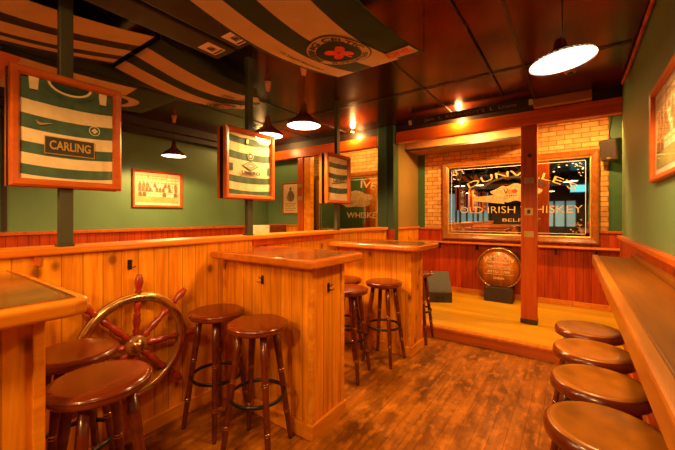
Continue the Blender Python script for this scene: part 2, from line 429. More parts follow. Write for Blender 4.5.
# the two wooden posts under the beam
def post(label, x0, x1, y0, y1, z0, z1, marks, mat='post'):
    t = Thing('wooden_post', label, 'post', ((x0 + x1) / 2, (y0 + y1) / 2, z0))
    t.w('shaft', B(x0, x1, y0, y1, z0, z1, bev=.006), mat)
    t.w('skirt', B(x0 - .004, x1 + .004, y0 - .005, y1 + .004, z0, z0 + .05, bev=.003), 'dark')
    f = plane_fn(((x0 + x1) / 2, y0 - .001, 0), (1, 0, 0), (0, 0, 1))
    for k, z in marks:
        if k == 'socket':
            s = t.w('socket', slab(f, -.035, .035, z - .035, z + .035, 0, .008), 'frame')
            t.w('socket_hole', lathe([(0, 0), (.02, 0), (.02, .003), (0, .003)], 16, Matrix.Translation(f(0, z, .008)) @ Matrix.Rotation(PI / 2, 4, 'X')), 'ink', s)
        if k == 'plate': t.w('brass_plate', slab(f, -.05, .05, z - .035, z + .035, 0, .005), 'plate')
        if k == 'switch':
            s = t.w('switch', slab(f, -.042, .042, z - .042, z + .042, 0, .008), 'plate')
            t.w('rocker', slab(f, -.015, .015, z - .022, z + .022, .008, .018), 'ink', s)
post('tall reddish wooden post rising from the stage edge to the beam', -.50, -.335, 4.42, 4.53, .123, 2.418, [('socket', 2.07), ('plate', 1.78), ('switch', 1.42), ('plate', 1.16)])
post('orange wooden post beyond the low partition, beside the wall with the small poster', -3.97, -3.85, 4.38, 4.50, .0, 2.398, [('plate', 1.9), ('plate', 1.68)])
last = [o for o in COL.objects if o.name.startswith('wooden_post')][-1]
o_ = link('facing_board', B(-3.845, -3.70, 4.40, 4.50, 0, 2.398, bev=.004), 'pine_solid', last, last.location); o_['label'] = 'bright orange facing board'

# ------------------------------------------------------------ partition
PX = -2.2
t = Thing('low_partition', 'long low knotty pine partition with a cap rail, carrying the wheel', 'partition', (PX - .06, 2, 0))
t.w('panel', B(PX - .12, PX, -.9, 4.33, 0, 1.17), 'pine')
t.w('cap_rail', B(PX - .15, PX + .031, -.9, 4.325, 1.17, 1.21, bev=.01), 'cap')
t.w('skirting', B(PX, PX + .018, .56, 1.53, 0, .085, bev=.005), 'pine_solid')
t.w('skirting', B(PX, PX + .018, 1.94, 3.02, 0, .085, bev=.005), 'pine_solid')
t.w('batten', B(PX, PX + .014, .475, .50, 1.12, 1.169), 'redtrim')
# raised box section of the partition behind the middle bar
t.w('raised_panel', B(PX, PX + .02, 1.86, 3.0, 1.12, 1.168), 'redpine')

# ------------------------------------------------------------ peninsular bars
def peninsula(label, x1, y0, y1, tx1, ty0, ty1, tz, sides, topm, far_hidden=False, brass=True):
    t = Thing('bar_table', label, 'bar table', ((PX + x1) / 2, (y0 + y1) / 2, 0))
    x0 = PX + .019
    t.w('base_panel', B(x0 + .004, x1 - .012, y0 + .012, y1 - .012, 0, tz - .05), 'pine')
    for (cx, cy) in ((x1 - .03, y0), (x1 - .03, y1 - .03)):
        t.w('corner_batten', B(cx, cx + .032, cy, cy + .03, .09, tz - .051, bev=.004), 'pine_solid')
    t.w('corner_batten', B(x0 + .001, x0 + .03, y0, y0 + .03, .09, tz - .051, bev=.004), 'pine_solid')
    t.w('skirting', B(x0, x1 + .012, y0 - .012, y0 + .011, 0, .09, bev=.005), 'pine_solid')
    t.w('skirting', B(x1 - .011, x1 + .012, y0 + .0115, y1 + .01, 0, .09, bev=.005), 'pine_solid')
    # slab with a rounded, thick nosing
    bm = bmesh.new(); c = .05
    pts = [(PX + .026, ty0 - .0), (tx1 - c, ty0), (tx1 - .015, ty0 + .015), (tx1, ty0 + c), (tx1, ty1 - c), (tx1 - .015, ty1 - .015), (tx1 - c, ty1), (PX + .026, ty1)]
    lo = [bm.verts.new((x, y, tz - .05)) for x, y in pts]; hi = [bm.verts.new((x, y, tz)) for x, y in pts]
    bm.faces.new(lo); bm.faces.new(hi)
    for i in range(len(pts)): bm.faces.new((lo[i], lo[(i + 1) % len(pts)], hi[(i + 1) % len(pts)], hi[i]))
    es = [e for e in bm.edges if abs(e.verts[0].co.z - e.verts[1].co.z) < 1e-5]
    bmesh.ops.bevel(bm, geom=es, offset=.015, segments=4, affect='EDGES', profile=.5)
    tp = t.w('top', bm, 'baredge' if brass else 'rededge')
    t.w('inset_board', B(PX + .06, tx1 - .045, ty0 + .045, ty1 - .045, tz - .004, tz + .0015), topm, tp)
    for q in ((PX + .055, tx1 - .037, ty0 + .037, ty0 + .045), (PX + .055, tx1 - .037, ty1 - .045, ty1 - .037), (tx1 - .045, tx1 - .037, ty0 + .0451, ty1 - .0451)):
        t.w('edge_strip', B(*q, tz - .004, tz + .004), 'brass' if brass else 'rededge', tp)
    return t
peninsula('knotty pine bar table in the near left corner, brass strip round its top', -1.35, -.12, .32, -1.228, -.32, .41, 1.115, '', 'bartop')
peninsula('knotty pine bar table in the middle, glossy top, two stools before it', -1.30, 1.56, 1.915, -1.205, 1.45, 2.05, 1.11, '', 'redtop', brass=False)
peninsula('knotty pine bar table farthest back, near the stage step', -1.285, 3.045, 3.35, -1.145, 2.89, 3.50, 1.09, '', 'redtop', brass=False)

# ------------------------------------------------------------ right drinks shelf
t = Thing('wall_shelf', 'long wooden drinks shelf along the right green wall', 'shelf', (.27, 1.7, 1.0))
t.w('board', B(.16, RX - .05, .15, 3.34, 1.02, 1.055, bev=.008), 'shelf')
t.w('nosing', B(.125, .165, .15, 3.36, .985, 1.062, bev=.014, seg=4), 'shelfedge')
t.w('under_shade', B(.20, .235, .16, 3.32, .90, 1.0195), 'black')  # black strip added to stand for the dark shadow beneath the shelf
t.w('upstand', B(RX - .05, RX - .02, .15, 3.34, 1.02, 1.085, bev=.005), 'shelf')
for y in (.55, 1.7, 2.85):
    bm = bmesh.new()
    pr = [(RX - .02, 1.018), (.2355, 1.018), (.2355, .95), (RX - .06, .62), (RX - .02, .62)]
    a = [bm.verts.new((x, y - .012, z)) for x, z in pr]; b = [bm.verts.new((x, y + .012, z)) for x, z in pr]
    bm.faces.new(a); bm.faces.new(b)
    for i in range(5): bm.faces.new((a[i], a[(i + 1) % 5], b[(i + 1) % 5], b[i]))
    t.w('bracket', bm, 'black')
# stage back ledge
t = Thing('wall_ledge', 'narrow reddish ledge under the large lettered mirror', 'shelf', (-.7, 5.55, .9))
t.w('board', B(-2.2, .83, 5.50, BY - .026, .925, .95, bev=.006), 'cap')
for x in (-1.85, -1.25, -.2, .25):
    t.w('bracket', B(x - .01, x + .01, 5.53, BY - .026, .83, .924, bev=.003), 'black')

# ------------------------------------------------------------ stools
def leg_profile(h):
    P = [(0, 0), (.0125, 0), (.0145, .02)]
    for c in (.26, .62):
        z = c * h
        P += [(.0165 + .002 * c, z - .016), (.0185, z - .011), (.0165, z - .006), (.0205, z), (.0165, z + .006), (.0185, z + .011), (.018, z + .016)]
    P += [(.021, h * .8), (.019, h), (0, h)]
    return P
def make_stool(name, label, cat_seat, H, R, group):
    t = Thing(name, label, 'bar stool', (0, 0, 0), group)
    if cat_seat == 'wood':
        prof = [(0, -.045), (R - .02, -.045), (R - .006, -.04), (R, -.03), (R, -.016), (R - .004, -.006), (R - .014, 0), (R - .03, .001), (0, -.001)]
    else:
        prof = [(0, -.05), (R - .025, -.05), (R - .008, -.044), (R, -.03), (R, -.017), (R - .006, -.004), (R - .018, .002), (R - .03, .001), (R * .62, -.008), (R * .3, -.012), (0, -.013)]
    s = t.l('seat', lathe([(r, H + z) for r, z in prof], 48), 'seatwood' if cat_seat == 'wood' else 'leather')
    if cat_seat == 'wood':
        t.l('seat_bead', torus(R, .0035, Matrix.Translation((0, 0, H - .012)), 48, 8), 'darkwood', s)
    else:
        t.l('seat_band', lathe([(R - .004, H - .047), (R + .003, H - .044), (R + .005, H - .03), (R + .003, H - .014), (R - .006, H - .003)], 48), 'darkwood', s, 'dark band round the seat')
    t.l('hub', lathe([(0, H - .075), (.05, H - .075), (.06, H - .046), (0, H - .046)], 24), 'darkwood')
    for k in range(4):
        a = PI / 4 + k * PI / 2
        top = Vector((.105 * math.cos(a), .105 * math.sin(a), H - .046)); bot = Vector((.205 * math.cos(a), .205 * math.sin(a), 0))
        h = (top - bot).length
        lg = t.l('leg', lathe(leg_profile(h), 14, along(bot, top)), 'darkwood')
        for c in (.26, .62):
            p1 = bot.lerp(top, c - .012)
            t.l('brass_band', lathe([(.0165, 0), (.0195, .001), (.0195, .004), (.0180, .006), (.0180, .014), (.0195, .016), (.0195, .019), (.0165, .020)], 16, along(p1, top)), 'brass', lg, 'thin brass band round the leg')
    t.l('foot_ring', torus(.157, .008, Matrix.Translation((0, 0, .33)), 48, 8, sx=1.5), 'iron')
    return t.o
def put(o, x, y, rz, label, first=False):
    c = o if first else copy_tree(o)
    c.location = (x, y, 0); c.rotation_euler = (0, 0, rz); c['label'] = label
    return c
ws = make_stool('bar_stool', 'x', 'wood', .75, .172, 'dark wooden stools round the bar tables')
put(ws, -1.51, 1.32, .35, 'dark wooden bar stool nearest the corner of the middle bar table', True)
put(ws, -1.92, 1.33, .1, 'dark wooden bar stool between the ship wheel and the middle bar table')
put(ws, -1.485, .515, .0, 'dark wooden bar stool frontmost at the near left bar table')
put(ws, -1.885, .55, .0, 'dark wooden bar stool tucked behind the frontmost stool by the ship wheel')
put(ws, -1.475, 2.845, .0, 'dark wooden bar stool standing before the farthest bar table, left of its corner')
put(ws, -1.86, 2.74, .3, 'dark wooden bar stool half hidden behind the middle bar table, nearest the partition')
put(ws, -1.59, 2.40, .2, 'dark wooden bar stool mostly hidden, its seat edge showing low behind the middle bar table')
put(ws, -1.43, 3.55, .1, 'dark wooden bar stool beyond the farthest bar table, one leg showing by the stage step')
ls = make_stool('bar_stool', 'x', 'leather', .70, .165, 'dished brown stools under the right shelf')
for i, (x, y, r, lb) in enumerate(((.075, 2.49, .4, 'dished brown bar stool under the right shelf, the farthest of its row'),
                              (.08, 2.10, .2, 'dished brown bar stool under the right shelf, second from the stage'),
                              (.085, 1.72, .6, 'dished brown bar stool under the right shelf, third from the stage'),
                              (.085, 1.35, .3, 'dished brown bar stool under the right shelf, nearest and largest in view'))):
    put(ls, x, y, r, lb, i == 0)

# ------------------------------------------------------------ ship's wheel
WC = Vector((PX + .055, .925, .594))
t = Thing('ship_wheel', 'wooden ship steering wheel with gilt rim and red spokes on the partition', 'ship wheel', tuple(WC))
F0 = plane_fn((0, 0, 0), (0, 1, 0), (0, 0, 1)); RM = Matrix(((0, 0, 1, 0), (1, 0, 0, 0), (0, 1, 0, 0), (0, 0, 0, 1)))
t.l('rim', lathe([(.262, -.02), (.262, .012), (.268, .02), (.302, .02), (.308, .012), (.308, -.02), (.262, -.02)], 72, RM), 'wheelrim')
t.l('gilt_band', lathe([(.266, .0205), (.272, .026), (.298, .026), (.304, .0205)], 72, RM), 'brass', label='gilt face of the rim')
t.l('outer_bead', torus(.306, .006, RM @ Matrix.Translation((0, 0, .008)), 72, 8), 'gold')
t.l('lettering', text_bm('DIEPPERS SLUIS', .026, arc_fn(plane_fn((.0265, 0, .283), (0, 1, 0), (0, 0, 1)), .283), .0008, .0006, width=.2), 'ink')
for k in range(8):
    a = math.radians(90 - 45 * k - 3); d = F0(math.cos(a), math.sin(a), 0)
    sp_ = [(.012, .05), (.014, .07), (.019, .085), (.012, .10), (.016, .12), (.019, .145), (.014, .17), (.018, .18), (.012, .19), (.015, .22), (.017, .245), (.012, .262)]
    sp_ = [(a_ * 1.2, b_) for a_, b_ in sp_]
    h_ = [(.012, .308), (.018, .318), (.012, .328), (.015, .345), (.020, .375), (.018, .40), (.012, .413), (.013, .42), (0, .425)]
    h_ = [(a_ * 1.25, b_) for a_, b_ in h_]
    A = along((0, 0, 0), d)
    s = t.l('spoke', lathe([(0, .05)] + sp_ + [(0, .262)], 14, A), 'wheelwood')
    t.l('handle', lathe([(0, .308)] + h_, 14, A), 'wheelwood', s)
t.l('hub', lathe([(0, -.03), (.058, -.03), (.06, .0), (.06, .02), (.05, .03), (.03, .035), (.028, .045), (0, .048)], 32, RM), 'wheelrim')
t.l('hub_cap', lathe([(.038, .033), (.034, .042), (.02, .052), (0, .055)], 28, RM), 'brass')
t.l('mount', B(-.053, -.03, -.04, .04, -.04, .04), 'wheelrim')

# coat hooks
def coat_hook(loc, label):
    t = Thing('coat_hook', label, 'hook', loc)
    t.l('back_plate', B(0, .004, -.012, .012, -.03, .03, bev=.0015), 'iron')
    t.l('prong', tube([(.004, 0, .01), (.02, 0, .012), (.035, 0, .026)], .003), 'iron')
    t.l('prong', tube([(.004, 0, -.01), (.022, -.012, -.018), (.03, -.024, -.008)], .003), 'iron')
    t.l('prong', tube([(.004, 0, -.01), (.022, .012, -.018), (.03, .024, -.008)], .003), 'iron')
coat_hook((PX + .001, .915, 1.075), 'small iron coat hook on the partition above the ship wheel')
coat_hook((-1.311, 1.745, .90), 'small iron coat hook on the end of the middle bar table')
coat_hook((-1.75, 1.571, .93), 'small iron coat hook on the long side of the middle bar table')
bpy.data.objects['coat_hook.002'].rotation_euler.z = -PI / 2

# ------------------------------------------------------------ poles and framed shirts
for y, lb in ((.60, 'dark vertical pole behind the framed shirt nearest the left edge'), (1.82, 'dark vertical pole behind the framed shirt with a diamond logo'), (3.08, 'thin dark vertical pole holding the smallest looking framed shirt')):
    t = Thing('support_pole', lb, 'pole', (PX + .009, y, 1.21))
    w_ = .030 if y < 1 else .028
    t.w('shaft', B(PX - .011, PX + .029, y - w_, y + w_, 1.222, CZ - .002, bev=.004), 'polepaint')
    t.w('foot_plate', B(PX - .03, PX + .03, y - w_ - .006, y + w_ + .006, 1.2105, 1.222, bev=.002), 'polepaint')

def jersey(t, fn, w, h, kind):
    """hooped shirt pinned inside a frame; 0,0 is the middle of the opening"""
    pr = t.w('backing', slab(fn, -w/2, w/2, -h/2, h/2, .002, .005), 'jersey_white' if kind != 'gold' else 'sepia')
    fl = Flat(lambda x, y, hh: fn(x, y, .006 + hh))
    G, W = 'jersey_green', 'jersey_white'
    n = 5
    if kind == 'carling':
        bands = [(.5, .28, G), (.28, .14, W), (.14, .0, G), (.0, -.13, W), (-.13, -.24, G), (-.24, -.35, W), (-.35, -.45, G), (-.45, -.5, W)]
    elif kind == 'diamond':
        bands = [(.5, .46, W), (.46, .35, G), (.35, .21, W), (.21, .09, G), (.09, -.18, W), (-.18, -.29, G), (-.29, -.41, W), (-.41, -.5, G)]
    else:
        bands = [(.5, .38, W), (.38, .27, G), (.27, .13, W), (.13, .02, G), (.02, -.19, W), (-.19, -.32, G), (-.32, -.5, W)]
    # cloth with soft creases: strips in x, hoops in y
    bm = fl.bm; nx = 16
    for a, b, m in bands:
        k = fl.slot(m)
        for i in range(nx):
            x0, x1 = -w/2 + w * i / nx, -w/2 + w * (i + 1) / nx
            def P(x, f): 
                xx = x / (w / 2)
                return fn(x, f * h - .012 * (1 - xx * xx) * (1 if f < .49 and f > -.49 else 0), .0088 + .0014 * math.sin(x * 70 + f * 9) + .0014 * math.sin(f * 31 + x * 20))
            f_ = bm.faces.new([bm.verts.new(P(x0, b)), bm.verts.new(P(x1, b)), bm.verts.new(P(x1, a)), bm.verts.new(P(x0, a))]); f_.material_index = k; f_.smooth = True
    fl.h = .0085
    if kind == 'carling':
        # collar, shoulder patches, tick, crest
        K = 16
        cx = lambda a, rx, ry: (rx * math.cos(a), h * .5 - ry * math.sin(a))
        for i in range(K):
            a0, a1 = PI * i / K, PI * (i + 1) / K
            fl.poly([cx(a0, w * .24, h * .115), cx(a0, w * .29, h * .15), cx(a1, w * .29, h * .15), cx(a1, w * .24, h * .115)], G)
            fl.poly([cx(a0, w * .21, h * .095), cx(a0, w * .24, h * .115), cx(a1, w * .24, h * .115), cx(a1, w * .21, h * .095)], W)
            fl.poly([cx(a0, 0, 0), cx(a0, w * .21, h * .095), cx(a1, w * .21, h * .095)], 'cloth_green')
        for s in (-1, 1): fl.poly([(s * w * .32, h * .5), (s * w * .42, h * .5), (s * w * .41, h * .375), (s * w * .33, h * .375)], W)
        fl.poly([(-w * .35, h * .085), (-w * .33, h * .045), (-w * .30, h * .04), (-w * .18, h * .075), (-w * .30, h * .06), (-w * .33, h * .07)], 'gold')
        fl.disc(w * .27, h * .07, .026, .026, W); fl.disc(w * .27, h * .07, .022, .022, G)
        for q in range(4): fl.disc(w * .27 + .008 * math.cos(q * PI / 2), h * .07 + .008 * math.sin(q * PI / 2), .006, .006, W)
        fl.rect(-w * .27, w * .27, -h * .235, -h * .055, 'gold'); fl.rect(-w * .262, w * .262, -h * .227, -h * .063, 'ink')
        t.w('shirt', fl.bm, fl.m)
        t.w('lettering', text_bm('CARLING', .062, lambda x, y, z: fn(x, y - h * .147, .0205 + z), .0006, .0012, width=w * .44), 'gold')
    elif kind == 'diamond':
        for (rx, ry, m) in ((.085, .040, 'ink'), (.067, .030, W), (.052, .022, 'ink'), (.034, .013, W)):
            fl.poly([(-rx, -.006), (0, ry - .006), (rx, -.006), (0, -ry - .006)], m)
        fl.disc(0, h * .15, .03, .03, W); fl.disc(0, h * .15, .026, .026, G); fl.disc(0, h * .15, .012, .012, W)
        fl.rect(-.045, .045, h * .33, h * .44, G); fl.rect(-.04, -.02, h * .36, h * .42, 'gold')
        fl.rect(-w * .5, -w * .4, -.06, .0, G); fl.rect(w * .43, w * .5, -.06, .0, G)
        t.w('shirt', fl.bm, fl.m)
        t.w('lettering', text_bm('UMBRO', .036, lambda x, y, z: fn(x, y - .066, .0205 + z), .0006, .0016, width=.19), 'ink')
    else:
        fl.disc(w * .05, h * .33, .02, .02, G)
        fl.poly([(-w * .3, -.055), (w * .4, -.02), (w * .4, -.028), (-w * .3, -.065)], 'ink')
        t.w('shirt', fl.bm, fl.m)
        t.w('lettering', text_bm('Carling', .075, lambda x, y, z: fn(x, y + x * .12 - .01, .0205 + z), .0006, .0012, shear=.4, width=w * .62), 'ink')
def shirt_frame(y0, y1, z0, z1, kind, label, back):
    yc, zc = (y0 + y1) / 2, (z0 + z1) / 2; w_, h_ = y1 - y0, z1 - z0
    fx = PX + (.03 if not back else -.012)
    if not back: fn = plane_fn((fx, yc, zc), (0, 1, 0), (0, 0, 1))
    else: fn = plane_fn((fx, yc, zc), (0, -1, 0), (0, 0, 1))
    t = Thing('framed_shirt', label, 'framed shirt', (fx, yc, z0))
    t.w('frame', frame_bm(fn, w_, h_, .038, .04), 'frame')
    t.w('backboard', slab(fn, -w_/2 + .003, w_/2 - .003, -h_/2 + .003, h_/2 - .003, .0, .002), 'dark')
    iw, ih = w_ - .072, h_ - .072
    jersey(t, fn, iw, ih, kind)
    t.w('glass', quad(fn, -iw/2, iw/2, -ih/2, ih/2, .024), 'glass')
FR = ((.378, .846, 1.515, 2.09, 'carling', 'framed green and cream hooped football shirt with black name panel and collar'),
      (1.555, 2.06, 1.505, 2.065, 'diamond', 'framed hooped football shirt with a double diamond logo, middle of the three'),
      (2.82, 3.28, 1.51, 2.06, 'script', 'framed hooped football shirt with slanting script, farthest along the partition'))
for y0, y1, z0, z1, k, lb in FR:
    shirt_frame(y0, y1, z0, z1, k, lb, False)
    shirt_frame(y0, y1, z0, z1, 'script', {'carling': 'picture frame facing away, back to back with the black-panel shirt', 'diamond': 'picture frame facing away, back to back with the diamond-logo shirt', 'script': 'picture frame facing away, back to back with the slanting-script shirt'}[k], True)

# ------------------------------------------------------------ pictures on the walls
def team_photo(label, o, right, w_, h_, cols):
    fn = plane_fn(o, right, (0, 0, 1))
    t = Thing('framed_photograph', label, 'picture', tuple(fn(0, -h_ / 2, 0)))
    t.w('frame', frame_bm(fn, w_, h_, .035, .03), 'frame')
    iw, ih = w_ - .066, h_ - .066
    t.w('mount', slab(fn, -iw/2, iw/2, -ih/2, ih/2, .001, .004), 'white')
    pw, ph = iw * .94, ih * .9
    fl = Flat(lambda x, y, hh: fn(x, y + ih * .03, .0045 + hh))
    fl.rect(-pw/2, pw/2, -ph/2, ph/2, 'sepia')
    for i in range(7):
        y = ph * (.46 - i * .055); fl.rect(-pw/2, pw/2, y - .003, y + .002, 'sepia_mid' if i % 2 else 'white')
    fl.rect(-pw * .24, pw * .2, ph * .32, ph * .42, 'sepia_mid'); fl.rect(-pw * .22, pw * .18, ph * .34, ph * .40, 'sepia')
    for i in range(9): fl.rect(-pw/2 + pw * (i + .2) / 9, -pw/2 + pw * (i + .26) / 9, ph * .05, ph * .45, 'sepia_mid')
    fl.rect(-pw/2, pw/2, -ph/2, -ph * .2, 'grass')
    rnd = random.Random(3)
    for r, (yb, n) in enumerate(((.16, 11), (.02, 12), (-.14, 10))):
        for i in range(n):
            x = -pw * .46 + pw * .92 * (i + .5) / n; s = pw / n * .42
            dark = (abs(i - n / 2) > n * .36) or rnd.random() < .38 or (r == 1 and abs(i - n/2) < 1.5)
            fl.poly([(x - s, yb * ph - ph * .15), (x + s, yb * ph - ph * .15), (x + s * .8, yb * ph - .1 * s), (x - s * .8, yb * ph - .1 * s)], 'sepia_dark' if dark else 'white')
            if not dark: fl.rect(x - s * .8, x + s * .8, yb * ph - ph * .075, yb * ph - ph * .045, 'grass')
            fl.disc(x, yb * ph + s * .5, s * .45, s * .6, 'sepia_mid', 10)
    t.w('photograph', fl.bm, fl.m)
    t.w('glass', quad(fn, -iw/2, iw/2, -ih/2, ih/2, .013), 'glass')
team_photo('framed team photograph hanging on the green wall of the left room', (LX + .001, 2.42, 1.755), (0, 1, 0), .71, .53, 9)
team_photo('large framed team photograph cropped at the right edge, on the right wall', (RX - .001, 2.22, 1.845), (0, -1, 0), 1.1, .55, 11)
# small poster
fn = plane_fn((-4.30, 4.549, 1.70), (1, 0, 0), (0, 0, 1))
t = Thing('framed_poster', 'small framed sepia poster of a standing figure on the alcove wall', 'poster', tuple(fn(0, -.29, 0)))
t.w('frame', frame_bm(fn, .40, .58, .022, .02), 'frame')
fl = Flat(lambda x, y, h: fn(x, y, .003 + h)); fl.rect(-.18, .18, -.27, .27, 'sepia')
fl.poly([(-.05, -.06), (.06, -.06), (.075, .10), (.03, .14), (-.03, .14), (-.07, .09)], 'sepia_dark'); fl.disc(0, .175, .028, .035, 'sepia_dark')
fl.poly([(.05, .12), (.10, .05), (.08, -.05), (.05, .0)], 'sepia_dark'); fl.poly([(-.06, .11), (-.10, .02), (-.08, -.05), (-.04, .0)], 'sepia_mid')
for i, y in enumerate((-.10, -.14, -.185, -.225)):
    for j in range(7 - i % 2): fl.rect(-.13 + j * .039, -.13 + j * .039 + .028, y - .010, y + .010, 'sepia_mid')
t.w('print', fl.bm, fl.m)

# ------------------------------------------------------------ the lettered mirrors
def pub_mirror(label, xc, zc, w_, h_, full):
    fn = plane_fn((xc, BY - .05, zc), (1, 0, 0), (0, 0, 1))
    t = Thing('pub_mirror', label, 'mirror', (xc, BY - .05, zc - h_ / 2))
    t.w('frame', frame_bm(fn, w_, h_, .085, .05), 'mirror_frame')
    iw, ih = w_ - .165, h_ - .165
    t.w('frame_slip', frame_bm(fn, w_ - .168, h_ - .168, .018, .03), 'gold')
    t.w('mirror_glass', slab(fn, -iw/2, iw/2, -ih/2, ih/2, .0, .008), 'mirror')
    f2 = lambda x, y, z: fn(x, y, .0085 + z)
    fl = Flat(f2)
    a, b = iw * .465, ih * .45
    for q in ((-a, a, b, b + .008), (-a, a, -b - .008, -b), (-a - .008, -a, -b, b), (a, a + .008, -b, b)): fl.rect(*q, 'white')
    rnd = random.Random(5)
    for sx in (-1, 1):
        for sy in (-1, 1):
            for i in range(26):
                u, v = rnd.random() ** 1.6 * .19, rnd.random() ** 1.6 * .19
                if u + v > .24: continue
                r = .006 + rnd.random() * .009
                fl.disc(sx * (a - .02 - u), sy * (b - .02 - v), r, r * .6, 'gold' if sy < 0 else 'white', 8)
    if full:
        # oval banner behind the V R
        pts = [(.05 + .33 * math.cos(k) * (1 + .10 * math.sin(5 * k)), .13 * math.sin(k) * (1 + .14 * math.sin(9 * k)) + .09) for k in [2 * PI * i / 56 for i in range(56)]]
        fl.poly(pts, 'ribbon')
        fl.poly([(x * 1.0 - .28 if i < 2 else x, y) for i, (x, y) in enumerate([(-.25, .05), (-.25, -.02), (-.1, -.07), (-.1, .08)])], 'ribbon')
        fl.disc(-.02, .11, .06, .035, 'orange_cloth'); fl.disc(.04, .12, .04, .03, 'red')
        for i in range(5): fl.rect(-.07 + i * .03, -.055 + i * .03, .045, .065, 'ink')
        for i in range(24):
            k = PI * (.12 + .76 * i / 23); fl.disc(.44 * math.cos(k), .235 * math.sin(k) + .10, .03, .018, 'ink', 8)
    else:
        pts = [(.40 * math.cos(k) * (1 + .12 * math.sin(6 * k)) - .0, .16 * math.sin(k) * (1 + .12 * math.sin(5 * k)) + .10) for k in [2 * PI * i / 48 for i in range(48)]]
        fl.poly(pts, 'ribbon')
    t.w('etched_ornament', fl.bm, fl.m)
    if full:
        top = arc_fn(lambda x, y, z: f2(x, y + .375, z + .001), 1.35)
        t.w('lettering', text_bm("DUNVILLE'S",   .135, lambda x, y, z: top(x + .09, y, z), .001, .0, width=1.5), 'letter')
        t.w('lettering', text_bm('V     R', .12, lambda x, y, z: f2(x + .04, y + .115, z + .003), .001, .001), 'ink')
        t.w('lettering', text_bm('OLD IRISH WHISKEY', .15, lambda x, y, z: f2(x + .05, y - .165, z + .001), .001, -.001, width=1.62), 'letter')
        t.w('lettering', text_bm('BELFAST', .07, lambda x, y, z: f2(x + .12, y - .32, z + .001), .001, .0, width=.5), 'letter')
    else:
        top = arc_fn(lambda x, y, z: f2(x, y + .40, z + .001), 1.5)
        t.w('lettering', text_bm("IVE R", .20, lambda x, y, z: top(x + .42, y, z), .001, .003, width=.6), 'letter')
        t.w('lettering', text_bm('WHISKEY', .16, lambda x, y, z: f2(x + .2, y - .22, z + .001), .001, .002, width=.8), 'letter')
pub_mirror('large wood-framed pub mirror with arched gilt lettering behind the stage post', -.755, 1.625, 2.08, 1.27, True)
pub_mirror('gilt-lettered pub mirror partly hidden between the orange post and the green column', -3.55, 1.60, 2.0, 1.25, False)

# ------------------------------------------------------------ barrel, speakers
t = Thing('barrel_head_sign', 'round wooden barrel end with pale lettering standing on the stage', 'barrel', (-.90, 5.42, .1155))
f = plane_fn((-.90, 5.42, .595), (1, 0, 0), (0, 0, 1))
BM = Matrix.Translation((-.90, 5.42, .595)) @ Matrix.Rotation(PI / 2, 4, 'X')
t.w('staves', lathe([(.262, -.15), (.278, -.15), (.312, -.06), (.305, .03), (.288, .04), (.284, .028)], 48, BM), 'dark')
t.w('head', lathe([(0, -.01), (.285, -.01), (.285, .02), (0, .02)], 48, BM), 'barrel')
t.w('hoop', torus(.296, .012, BM @ Matrix.Translation((0, 0, .03)), 56, 8), 'brass')
t.w('cradle', B(-1.08, -.70, 5.28, 5.55, .1155, .33, bev=.01), 'dark')
t.w('lettering', text_bm('JAMESON', .085, arc_fn(lambda x, y, z: f(x, y + .155, .0205 + z), .55), .001, .002, width=.42), 'sepia')
for (s, sz, z, w_) in (('IRISH WHISKEY', .035, .085, .3), ('TRIPLE DISTILLED', .05, .02, .33), ('ESTD 1780', .05, -.055, .3), ('DUBLIN', .04, -.15, .14)):
    t.w('lettering', text_bm(s, sz, lambda x, y, zz, z=z: f(x, y + z, .0205 + zz), .001, .001, width=w_), 'sepia')
t.w('rule', slab(f, -.2, .2, -.012, -.007, .02, .022), 'sepia'); t.w('rule', slab(f, -.2, .2, -.094, -.089, .02, .022), 'sepia')

def speaker(loc, size, rot, label, name='loudspeaker', wedge=False):
    w_, d_, h_ = size
    t = Thing(name, label, 'speaker', loc)
    if wedge:
        bm = bmesh.new(); pr = [(-d_/2, 0), (d_/2, 0), (d_/2, h_ * .45), (d_ * .1, h_), (-d_/2, h_ * .35)]
        a = [bm.verts.new((-w_/2, y, z)) for y, z in pr]; b = [bm.verts.new((w_/2, y, z)) for y, z in pr]
        bm.faces.new(a); bm.faces.new(b)
        for i in range(5): bm.faces.new((a[i], a[(i + 1) % 5], b[(i + 1) % 5], b[i]))
        t.l('cabinet', bm, 'speaker')
        bm = bmesh.new(); p = Vector((0, -d_/2, h_ * .35)); q = Vector((0, d_ * .1, h_)); n = Vector((0, -(q - p).z, (q - p).y)).normalized()
        vs = [bm.verts.new(v + n * .004) for v in (p.lerp(q, .06) + Vector((-w_ * .45, 0, 0)), p.lerp(q, .06) + Vector((w_ * .45, 0, 0)), p.lerp(q, .94) + Vector((w_ * .45, 0, 0)), p.lerp(q, .94) + Vector((-w_ * .45, 0, 0)))]
        bm.faces.new(vs); t.l('grille', bm, 'grille')
        t.l('handle', tube([(-.05, -d_/2 - .0, h_ * .2), (-.05, -d_/2 - .02, h_ * .2), (.05, -d_/2 - .02, h_ * .2), (.05, -d_/2, h_ * .2)], .006), 'black')
    else:
        t.l('cabinet', B(-w_/2, w_/2, -d_/2, d_/2, -h_/2, h_/2, bev=.02, seg=3), 'speaker')
        g = t.l('grille', B(-w_ * .43, w_ * .43, -d_/2 - .006, -d_/2 + .002, -h_ * .43, h_ * .43, bev=.003), 'grille')
        t.l('badge', B(-.02, .02, -d_/2 - .008, -d_/2 - .006, -h_ * .38, -h_ * .33), 'plate', g)
        t.l('wall_bracket', tube([(0, d_/2, 0), (0, d_/2 + .05, .0)], .012), 'black')
    t.o.rotation_euler = rot
    return t
sp_ = speaker((.40, 5.50, 2.22), (.19, .16, .27), (math.radians(12), 0, math.radians(-28)), 'black loudspeaker on the brick wall at the right end of the stage')
